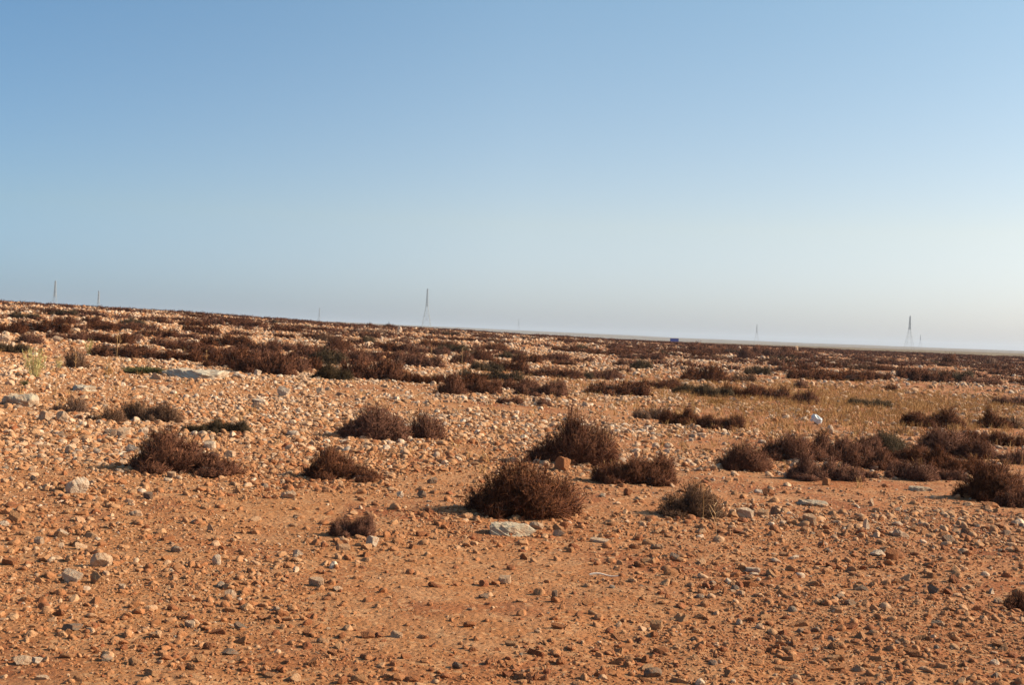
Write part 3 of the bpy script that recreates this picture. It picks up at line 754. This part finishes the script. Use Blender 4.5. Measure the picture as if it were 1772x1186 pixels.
# ------------------------------------------------------------------ herbs, grass and stalks
def herb(name, u, v, w, h, mat, label, n=140, upright=1.0, cat='plant', wid=0.03):
    rng = np.random.default_rng(int(u * 7 + v))
    p = at(u, v); d = math.hypot(p[0], p[1]); wm = w * d / FPX; hm = h * d / FPX
    ang = rng.uniform(0, 2 * math.pi, n); r = np.sqrt(rng.uniform(0, 1, n))
    tip = np.stack([0.5 * r * np.cos(ang), 0.4 * r * np.sin(ang), rng.uniform(0.35, 1.0, n) * (1 - 0.45 * r * (1 - upright))], -1)
    base = tip * np.array([0.25, 0.25, 0]); base[:, 2] = -0.02
    ctrl = (base + tip) / 2; ctrl[:, 2] = tip[:, 2] * 0.65
    t = np.linspace(0, 1, 4)[None, :, None]
    P = (1 - t) ** 2 * base[:, None] + 2 * t * (1 - t) * ctrl[:, None] + t * t * tip[:, None]
    V1, F1 = ribbons(P, wid * 0.6, wid * 0.35, rng)
    m = n * 4; j = np.repeat(np.arange(n), 4); s = rng.uniform(0.4, 1, m)[:, None]
    p0 = (1 - s) ** 2 * base[j] + 2 * s * (1 - s) * ctrl[j] + s * s * tip[j]
    p1 = p0 + rng.normal(size=(m, 3)) * np.array([0.06, 0.06, 0.05]) + np.array([0, 0, 0.05])
    V2, F2 = ribbons(np.stack([p0, p1], 1), wid * 0.8, wid * 0.3, rng)
    me = mesh_from('foliage', np.vstack([V1, V2]), np.vstack([F1, F2 + len(V1)]), mat, rng.uniform(0, 1, len(V1) + len(V2)))
    o = link(name, me); o.location = p; o.scale = (wm, wm * 0.8, hm)
    tag(o, label, cat)
    return o
herb('broom_plant', 60, 654, 44, 50, M_YELLOW, 'tall spindly yellow-green plant on the stony slope', 70)
herb('broom_plant', 153, 614, 20, 26, M_YELLOW, 'small yellow-green plant tucked behind the upright bushy shrub', 50)
herb('broom_plant', 102, 638, 16, 20, M_YELLOW, 'short green plant between the spindly one and the upright bushy shrub', 45)
herb('dry_weed', 185, 658, 18, 38, M_DRY, 'tan dry weed, tall and thin, near the dark green cushion plant', 40)
herb('cushion_plant', 250, 648, 80, 15, M_GREEN, 'flat dark green cushion plant beside the long limestone slab', 420, 0.2)
herb('cushion_plant', 42, 668, 20, 12, M_GREEN, 'tiny green plant above the weathered grey outcrop', 90, 0.4)
herb('grass_tuft', 1240, 700, 44, 12, M_DRY, 'yellow dry grass tuft in front of the olive shrub row', 160, 0.5, 'grass tuft')
herb('grass_tuft', 60, 594, 18, 16, M_DRY, 'orange dry grass tuft against a dark shrub at the far scrub', 90, 0.6, 'grass tuft')

def stalk(u, v, h, label, lean=0.0):
    p = at(u, v); d = math.hypot(p[0], p[1]); hm = h * d / FPX
    rng = np.random.default_rng(int(u * 3 + v))
    V, F = [], []
    k = 6
    for i in range(k):
        t = i / (k - 1); r = 0.009 * min(1.0, d / 45) * (1 - 0.6 * t)
        cx = lean * hm * t * t + 0.01 * math.sin(5 * t)
        for g in range(5):
            V.append((cx + r * math.cos(g * 1.2566), r * math.sin(g * 1.2566), -0.02 + hm * t))
    for i in range(k - 1):
        for g in range(5): F.append((i * 5 + g, i * 5 + (g + 1) % 5, (i + 1) * 5 + (g + 1) % 5, (i + 1) * 5 + g))
    nb = 14
    s = rng.uniform(0.35, 1, nb)
    p0 = np.stack([lean * hm * s * s, np.zeros(nb), hm * s], -1); p1 = p0 + rng.normal(size=(nb, 3)) * 0.06 + np.array([0, 0, 0.09])
    V2, F2 = ribbons(np.stack([p0, p1], 1), 0.016 * min(1.0, d / 45), 0.008 * min(1.0, d / 45), rng)
    me = mesh_from('dry_stalk', np.vstack([np.array(V), V2]), np.vstack([np.array(F), F2 + len(V)]), M_DRY, rng.uniform(0, 1, len(V) + len(V2)))
    o = link('dry_stalk', me); o.location = p
    tag(o, label, 'dry stalk', 'tall dry stalks among the scrub')
stalk(202, 618, 42, 'tallest pale dry stalk, one of two side by side before dark scrub', 0.02)
stalk(207, 617, 36, 'shorter pale dry stalk of two side by side before dark scrub', -0.03)
stalk(130, 639, 24, 'pale dry stalk in front of the upright bushy shrub', 0.05)
stalk(799, 632, 30, 'pale dry stalk standing before a dark shrub below the tallest pylon', 0.0)
stalk(745, 628, 34, 'pale dry stalk above the stony strip, directly under the tallest pylon', 0.04)
stalk(357, 631, 26, 'pale dry stalk rising above the long limestone slab', 0.0)
stalk(1215, 905, 60, 'thin dry stalk beside the sparse grey-stemmed shrub', 0.05)
stalk(1238, 935, 62, 'thin dry stalk on open gravel in front of the row of white stones', -0.04)

def dry_grass():
    rng = np.random.default_rng(4)
    n = 70000
    d = np.sqrt(rng.uniform(20 ** 2, 110 ** 2, n)); a = rng.uniform(-0.42, 0.42, n)
    x = d * np.sin(a); y = d * np.cos(a); uu = FPX * np.tan(a)
    bare = np.exp(-((uu - 600) / 330) ** 2) * np.exp(-((d - 50) / 16) ** 2)
    ok = rng.uniform(size=n) < 0.012 + 0.9 * bare
    x, y = x[ok], y[ok]; n = len(x)
    z = ground(x, y)
    b = 12
    base = np.repeat(np.stack([x, y, z - 0.01], -1), b, 0) + rng.normal(size=(n * b, 3)) * np.array([0.05, 0.05, 0])
    tip = base + np.stack([rng.normal(0, 0.06, n * b), rng.normal(0, 0.06, n * b), rng.uniform(0.08, 0.24, n * b)], -1)
    mid = (base + tip) / 2 + np.array([0, 0, 0.02])
    V, F = ribbons(np.stack([base, mid, tip], 1), 0.010, 0.004, rng)
    me = mesh_from('dry_grass', V, F, M_DRY, np.repeat(rng.uniform(0, 0.8, n * b), 6))
    tag(link('dry_grass', me), 'sparse short straw-coloured grass over the reddish flat', 'grass', kind='stuff')
dry_grass()

# ------------------------------------------------------------------ litter
def plastic_bag():
    p = at(1412, 735); d = math.hypot(p[0], p[1]); s = 21 * d / FPX
    v, f = rock_shape(4, 777, 16, 0.10)
    v = v / np.abs(v).max() * 0.5
    cr = np.abs(vnoise(v[:, 0] * 9 + v[:, 2] * 6, v[:, 1] * 9 - v[:, 2] * 5, 9) - 0.5)
    v = v * (1 - 0.5 * cr)[:, None] * np.array([1.0, 0.85, 1.2])
    v[:, 0] += 0.35 * v[:, 2] * v[:, 2] - 0.15 * v[:, 2]
    v[:, 2] = np.maximum(v[:, 2], -0.36)
    root = link('plastic_bag', None); root.location = p; root.scale = (s * 1.05, s, s * 1.1)
    tag(root, 'crumpled white plastic bag caught on the stony ground', 'plastic bag')
    v[:, 2] += 0.35
    link('bag_body', mesh_from('bag_body', v, f, M_BAG), root)
    V, F = [], []
    for i in range(13):
        t = i / 12 * math.pi
        c = np.array([-0.30 - 0.16 * math.sin(t), 0.10 * math.cos(t), 0.24 + 0.06 * math.sin(t) + 0.05 * math.cos(t)])
        for g in range(4):
            V.append(c + np.array([0.015 * math.cos(g * 1.57), 0.045 * math.sin(g * 1.57), 0.03 * math.cos(g * 1.57)]))
    for i in range(12):
        for g in range(4): F.append((i * 4 + g, i * 4 + (g + 1) % 4, i * 4 + 4 + (g + 1) % 4, i * 4 + 4 + g))
    link('handle', mesh_from('handle', np.array(V), np.array(F), M_BAG, flat=False), root)
plastic_bag()

def twig():
    p = at(1045, 1001); q = at(1070, 998); d = math.hypot(p[0], p[1]); L = 50 * d / FPX
    V, F = [], []
    for i in range(9):
        t = i / 8; r = 0.012 * (1 - 0.55 * t)
        c = np.array([(t - 0.5) * L, 0.02 * math.sin(3 * t), 0.02 + 0.012 * math.sin(6 * t)])
        for g in range(5): V.append(c + np.array([0, r * math.cos(g * 1.2566), r * math.sin(g * 1.2566)]))
    for i in range(8):
        for g in range(5): F.append((i * 5 + g, i * 5 + (g + 1) % 5, i * 5 + 5 + (g + 1) % 5, i * 5 + 5 + g))
    o = link('fallen_twig', mesh_from('fallen_twig', np.array(V), np.array(F), M_TWIG)); o.location = p
    tag(o, 'thin bleached twig lying flat on smooth bare soil', 'twig')
twig()

# ------------------------------------------------------------------ blue container on the far plain
def box(c, s):
    c = np.array(c); s = np.array(s) / 2
    v = np.array([[x, y, z] for x in (-1, 1) for y in (-1, 1) for z in (-1, 1)]) * s + c
    f = np.array([[0, 1, 3, 2], [4, 6, 7, 5], [0, 4, 5, 1], [2, 3, 7, 6], [0, 2, 6, 4], [1, 5, 7, 3]])
    return v, f
def boxes(name, items, mat, parent=None):
    V, F, off = [], [], 0
    for c, s in items:
        v, f = box(c, s); V.append(v); F.append(f + off); off += 8
    return link(name, mesh_from(name, np.vstack(V), np.vstack(F), mat), parent)
def container():
    d0 = 800.0
    q = ray(1167, 588); x = q[0] / q[1] * d0
    root = link('cargo_container', None); root.location = (x, d0, float(ground(x, d0)) - 0.02)
    root.scale = (0.85, 0.85, 0.9)
    tag(root, 'deep blue oblong container on the far plain just under the skyline', 'container')
    boxes('body', [((0, 0, 1.42), (6.0, 2.38, 2.36))], M_BLUE, root)
    fr = []
    for sx in (-3.02, 3.02):
        for sy in (-1.19, 1.19): fr.append(((sx, sy, 1.42), (0.16, 0.16, 2.7)))
    for z in (0.15, 2.69):
        for sy in (-1.2, 1.2): fr.append(((0, sy, z), (5.86, 0.15, 0.15)))
    boxes('corner_frame', fr, M_BLUE_DARK, root)
    boxes('side_panel', [((-2.75 + 0.275 * i, -1.21, 1.42), (0.13, 0.05, 2.36)) for i in range(21)], M_BLUE, root)
    for s in (-0.57, 0.57):
        dr = boxes('door', [((3.03, s, 1.42), (0.05, 1.1, 2.34))], M_BLUE, root)
        boxes('locking_bar', [((3.08, s * 0.8, 1.42), (0.04, 0.05, 2.3))], M_STEEL, dr)
container()

# ------------------------------------------------------------------ lattice pylons
HP = 42.0
def bars(segs, r):
    V, F, off = [], [], 0
    for a, b in segs:
        a = np.array(a, float); b = np.array(b, float); t = b - a; t /= np.linalg.norm(t)
        s = np.cross(t, [0.31, 0.52, 0.79]); s /= np.linalg.norm(s); w = np.cross(t, s)
        for p in (a, b):
            for g in range(4):
                an = g * math.pi / 2 + 0.785
                V.append(p + r * (math.cos(an) * s + math.sin(an) * w))
        F += [(off + g, off + (g + 1) % 4, off + 4 + (g + 1) % 4, off + 4 + g) for g in range(4)] + [(off + 3, off + 2, off + 1, off), (off + 4, off + 5, off + 6, off + 7)]
        off += 8
    return np.array(V), np.array(F)
ZW = 25.0
def hw(z):
    return 5.2 + (1.15 - 5.2) * z / ZW if z < ZW else 1.15 + (0.45 - 1.15) * (z - ZW) / (HP - ZW)
def corner(i, z):
    sx, sy = ((1, 1), (1, -1), (-1, -1), (-1, 1))[i % 4]; return (sx * hw(z), sy * hw(z), z)
PY = {}
PY['leg'] = [mesh_from('leg', *bars([(corner(i, -0.5), corner(i, ZW))], 0.10), M_STEEL) for i in range(4)]
seg = []
lv = [0, 9, 16, 21, ZW]
for a, b in zip(lv[:-1], lv[1:]):
    for i in range(4):
        seg += [(corner(i, a), corner(i + 1, b)), (corner(i + 1, a), corner(i, b)), (corner(i, b), corner(i + 1, b))]
PY['brace'] = mesh_from('cross_bracing', *bars(seg, 0.045), M_STEEL)
seg = []
lv = list(np.linspace(ZW, HP, 9))
for i in range(4): seg.append((corner(i, ZW), corner(i, HP)))
for a, b in zip(lv[:-1], lv[1:]):
    for i in range(4):
        seg += [(corner(i, a), corner(i + 1, b)), (corner(i + 1, a), corner(i, b)), (corner(i, b), corner(i + 1, b))]
PY['mast'] = mesh_from('mast', *bars(seg, 0.11), M_STEEL)
def arm(z, L):
    s = []
    for sy in (-1, 1):
        for sx in (-1, 1):
            s += [((sx * hw(z), sy * hw(z), z), (0, sy * L, z + 0.5)), ((sx * hw(z + 1.6), sy * hw(z + 1.6), z + 1.6), (0, sy * L, z + 0.5))]
    return mesh_from('crossarm', *bars(s, 0.06), M_STEEL)
PY['arms'] = [arm(26.5, 5.2), arm(32.0, 4.6), arm(37.5, 3.8)]
def make_pylon():
    root = link('lattice_pylon', None)
    for m in PY['leg']: link('leg', m, root)
    link('cross_bracing', PY['brace'], root); link('mast', PY['mast'], root)
    for m in PY['arms']: link('crossarm', m, root)
    return root
PYLONS = [(740, 500, 'tallest lattice pylon, clearly splayed legs, above the shrubs on the crest'),
          (96, 486, 'tall lattice pylon behind the stony rise at the high end of the skyline'),
          (171, 503, 'short faint pylon just beside the tall one above the stony rise'),
          (553, 533, 'short faint pylon between the stony rise and the tallest pylon'),
          (898, 552, 'smallest faint pylon past the tallest pylon, before the blue container'),
          (1310, 562, 'faint thin pylon alone on the skyline past the blue container'),
          (1575, 547, 'tall faint pylon over the hazy far plain with a short one beside'),
          (1593, 580, 'very short faint pylon beside the tall one over the hazy far plain')]
first = make_pylon()
for i, (u, v, lab) in enumerate(PYLONS):
    if i == 0: o = first
    else:
        o = first.copy(); COL.objects.link(o)
        for ch in first.children:
            c = ch.copy(); COL.objects.link(c); c.parent = o
    q = ray(u, v)
    ts = np.geomspace(300, 4800, 4000)
    X = q[0] * ts; Y = q[1] * ts; Zr = CAMZ + q[2] * ts
    gap = Zr - (ground(X, Y) + HP)
    k = int(np.argmax(gap > 0)) if (gap > 0).any() else len(ts) - 1
    o.location = (X[k], Y[k], float(ground(X[k], Y[k])))
    tag(o, lab, 'pylon', 'lattice pylons along the horizon')
    print('pylon', u, round(ts[k]))

# ------------------------------------------------------------------ relative labels
LAND = [
 (918, 855, 'the largest round shrub'), (1000, 770, 'the peaked shrub'), (1193, 868, 'the sparse grey-stemmed shrub'), (313, 795, 'the long-tailed shrub'),
 (592, 808, 'the shrub with a thin tail'), (607, 915, 'the lone small shrub'), (655, 735, 'the stone-topped shrub'), (1297, 795, 'the compact round shrub'),
 (1433, 812, 'the long shrub bank'), (1537, 770, 'the blackish olive shrub'), (1655, 765, 'the ragged-crested shrub'), (1735, 840, 'the shrub leaving the frame'),
 (131, 842, 'the white angular boulder'), (140, 1000, 'the rounded cream stone'), (1295, 890, 'the row of white stones'), (1412, 722, 'the white plastic bag'),
 (876, 912, 'the big cracked slab'), (330, 645, 'the long limestone slab'), (25, 690, 'the grey outcrop'), (60, 630, 'the spindly yellow-green plant'),
 (738, 560, 'the tallest pylon'), (1167, 589, 'the blue container'), (1310, 590, 'the lone skyline pylon'), (1580, 600, 'the hazy pylon pair'),
 (96, 525, 'the high pylon pair'), (1047, 998, 'the bleached twig'), (1545, 965, 'the red-brown block'), (374, 970, 'the white pointed stone'),
 (548, 1008, 'the low cream stone'), (874, 1004, 'the sharp-shadowed pale stone'), (128, 620, 'the upright bushy shrub'), (1620, 728, 'the twin-humped shrub'),
 (123, 1088, 'the flat grey stone'), (1643, 934, 'the dark grey round stone'), (640, 640, 'the broad brown shrub'), (455, 632, 'the scrub bank end'),
 (1764, 1045, 'the smooth-soil shrub'), (1130, 1165, 'the dark greenish stone'), (975, 805, 'the big brown stone'), (1075, 676, 'the middle of the stony strip'),
]
LAND = [l for l in LAND if not l[2].startswith('the middle')]
ORD = ['', 'second ', 'third ', 'fourth ', 'fifth ', 'sixth ', 'seventh ', 'eighth ', 'ninth ', 'tenth ', 'eleventh ', 'twelfth ', 'thirteenth ', 'fourteenth ', 'fifteenth ']
def look(t):
    o, u, v, noun, ex, lab, w = t
    if noun == 'shrub':
        return {'red': 'brown', 'olive': 'blackish olive', 'grey': 'greyish brown'}[ex] + ' shrub'
    c = 'red-brown' if ex < 0.2 else 'tan' if ex < 0.55 else 'cream' if ex < 0.78 else 'whitish' if ex < 0.91 else 'grey'
    return c + ' ' + noun
def direction(du, dv):
    s = []
    if abs(dv) * 2.2 > abs(du) * 0.8: s.append('beyond' if dv < 0 else 'in front of')
    if abs(du) > abs(dv) * 0.9 or not s: s.append('left of' if du < 0 else 'right of')
    if len(s) == 2: return ('behind and ' if dv < 0 else 'in front and ') + s[1]
    return s[0]
buckets = {}
for t in THINGS:
    if t[5]: continue
    j = min(range(len(LAND)), key=lambda j: math.hypot(t[1] - LAND[j][0], 2.2 * (t[2] - LAND[j][1])))
    du, dv = t[1] - LAND[j][0], t[2] - LAND[j][1]
    buckets.setdefault((look(t), direction(du, dv), j), []).append((math.hypot(du, 2.2 * dv), t))
for (lk, dr, j), ts in buckets.items():
    ts.sort(key=lambda a: a[0])
    for i, (_, t) in enumerate(ts):
        pre = ORD[min(i, len(ORD) - 1)]
        size = 'low ' if t[3] == 'shrub' else ('small ' if t[6] < 16 else '')
        if len(ts) == 1: t[5] = f'{size}{lk} {dr} {LAND[j][2]}'
        else: t[5] = f'{size}{lk}, {pre or "first "}one {dr} {LAND[j][2]}'
for t in THINGS: t[0]['label'] = t[5]
print('shrubs', sum(t[3] == 'shrub' for t in THINGS), 'stones', sum(t[3] != 'shrub' for t in THINGS), 'labels', len({t[5] for t in THINGS}), len(THINGS))

# ------------------------------------------------------------------ haze
SUN_AZ, SUN_EL = math.radians(85), math.radians(30)
HAZE = 0.9e-4
def haze():
    v, f = box((0, 0, 20), (19000, 19000, 80))
    m = bpy.data.materials.new('haze'); m.use_nodes = True
    nt = m.node_tree; nt.nodes.clear()
    out = nt.nodes.new('ShaderNodeOutputMaterial'); pv = nt.nodes.new('ShaderNodeVolumePrincipled')
    pv.inputs['Color'].default_value = (0.68, 0.79, 0.94, 1); pv.inputs['Density'].default_value = HAZE; pv.inputs['Anisotropy'].default_value = 0.1
    nt.links.new(pv.outputs[0], out.inputs['Volume'])
    tag(link('haze', mesh_from('haze', v, f, m)), kind='stuff')
if HAZE: haze()

# ------------------------------------------------------------------ sky, sun, camera
w = bpy.data.worlds.new('World'); scene.world = w; w.use_nodes = True
nt = w.node_tree
sky = nt.nodes.new('ShaderNodeTexSky'); sky.sky_type = 'NISHITA'; sky.sun_disc = False
sky.sun_elevation = SUN_EL; sky.sun_rotation = SUN_AZ
sky.altitude = 0; sky.air_density = 0.8; sky.dust_density = 1.0; sky.ozone_density = 1.6
tintn = nt.nodes.new('ShaderNodeMix'); tintn.data_type = 'RGBA'; tintn.blend_type = 'MULTIPLY'; tintn.inputs[0].default_value = 1.0
wtc = nt.nodes.new('ShaderNodeTexCoord'); wsep = nt.nodes.new('ShaderNodeSeparateXYZ'); nt.links.new(wtc.outputs['Generated'], wsep.inputs[0])
wr = ramp(nt, maprange(nt, wsep.outputs['Z'], 0.0, 0.30), [(0.0, (0.85, 0.97, 1.32)), (0.3, (1.19, 1.13, 1.08)), (1.0, (1.10, 1.30, 1.24))])
wx = ramp(nt, maprange(nt, wsep.outputs['X'], -0.45, 0.45), [(0.0, (0.61, 0.76, 0.87)), (0.5, (1.14, 1.08, 1.03)), (1.0, (1.27, 1.13, 1.01))])
nt.links.new(mix(nt, 1.0, wr, wx, 'MULTIPLY'), tintn.inputs[7])
nt.links.new(sky.outputs[0], tintn.inputs[6]); nt.links.new(tintn.outputs[2], nt.nodes['Background'].inputs[0])
nt.nodes['Background'].inputs[1].default_value = 0.08

sd = bpy.data.lights.new('sun', 'SUN'); sd.energy = 5.0; sd.angle = math.radians(0.5); sd.color = (1.0, 0.87, 0.68)
so = bpy.data.objects.new('sun', sd); COL.objects.link(so)
dirv = Vector((math.sin(SUN_AZ) * math.cos(SUN_EL), math.cos(SUN_AZ) * math.cos(SUN_EL), math.sin(SUN_EL)))
so.rotation_euler = dirv.to_track_quat('Z', 'Y').to_euler()

cam = bpy.data.cameras.new('camera'); co = bpy.data.objects.new('camera', cam); COL.objects.link(co)
cam.sensor_width = 36.0; cam.sensor_fit = 'HORIZONTAL'; cam.lens = 36.0 * FPX / 1772.0
cam.clip_start = 0.1; cam.clip_end = 30000
M = Matrix(((RIGHT[0], UP[0], -FWD[0], 0), (RIGHT[1], UP[1], -FWD[1], 0), (RIGHT[2], UP[2], -FWD[2], CAMZ), (0, 0, 0, 1)))
co.matrix_world = M
scene.camera = co

vs = scene.view_settings
vs.view_transform = 'Standard'; vs.look = 'None'; vs.exposure = 0.74; vs.gamma = 1.0; vs.use_curve_mapping = False
scene.render.engine = 'CYCLES'
scene.cycles.max_bounces = 6; scene.cycles.diffuse_bounces = 3; scene.cycles.volume_bounces = 1; scene.cycles.transparent_max_bounces = 8
scene.cycles.use_denoising = True
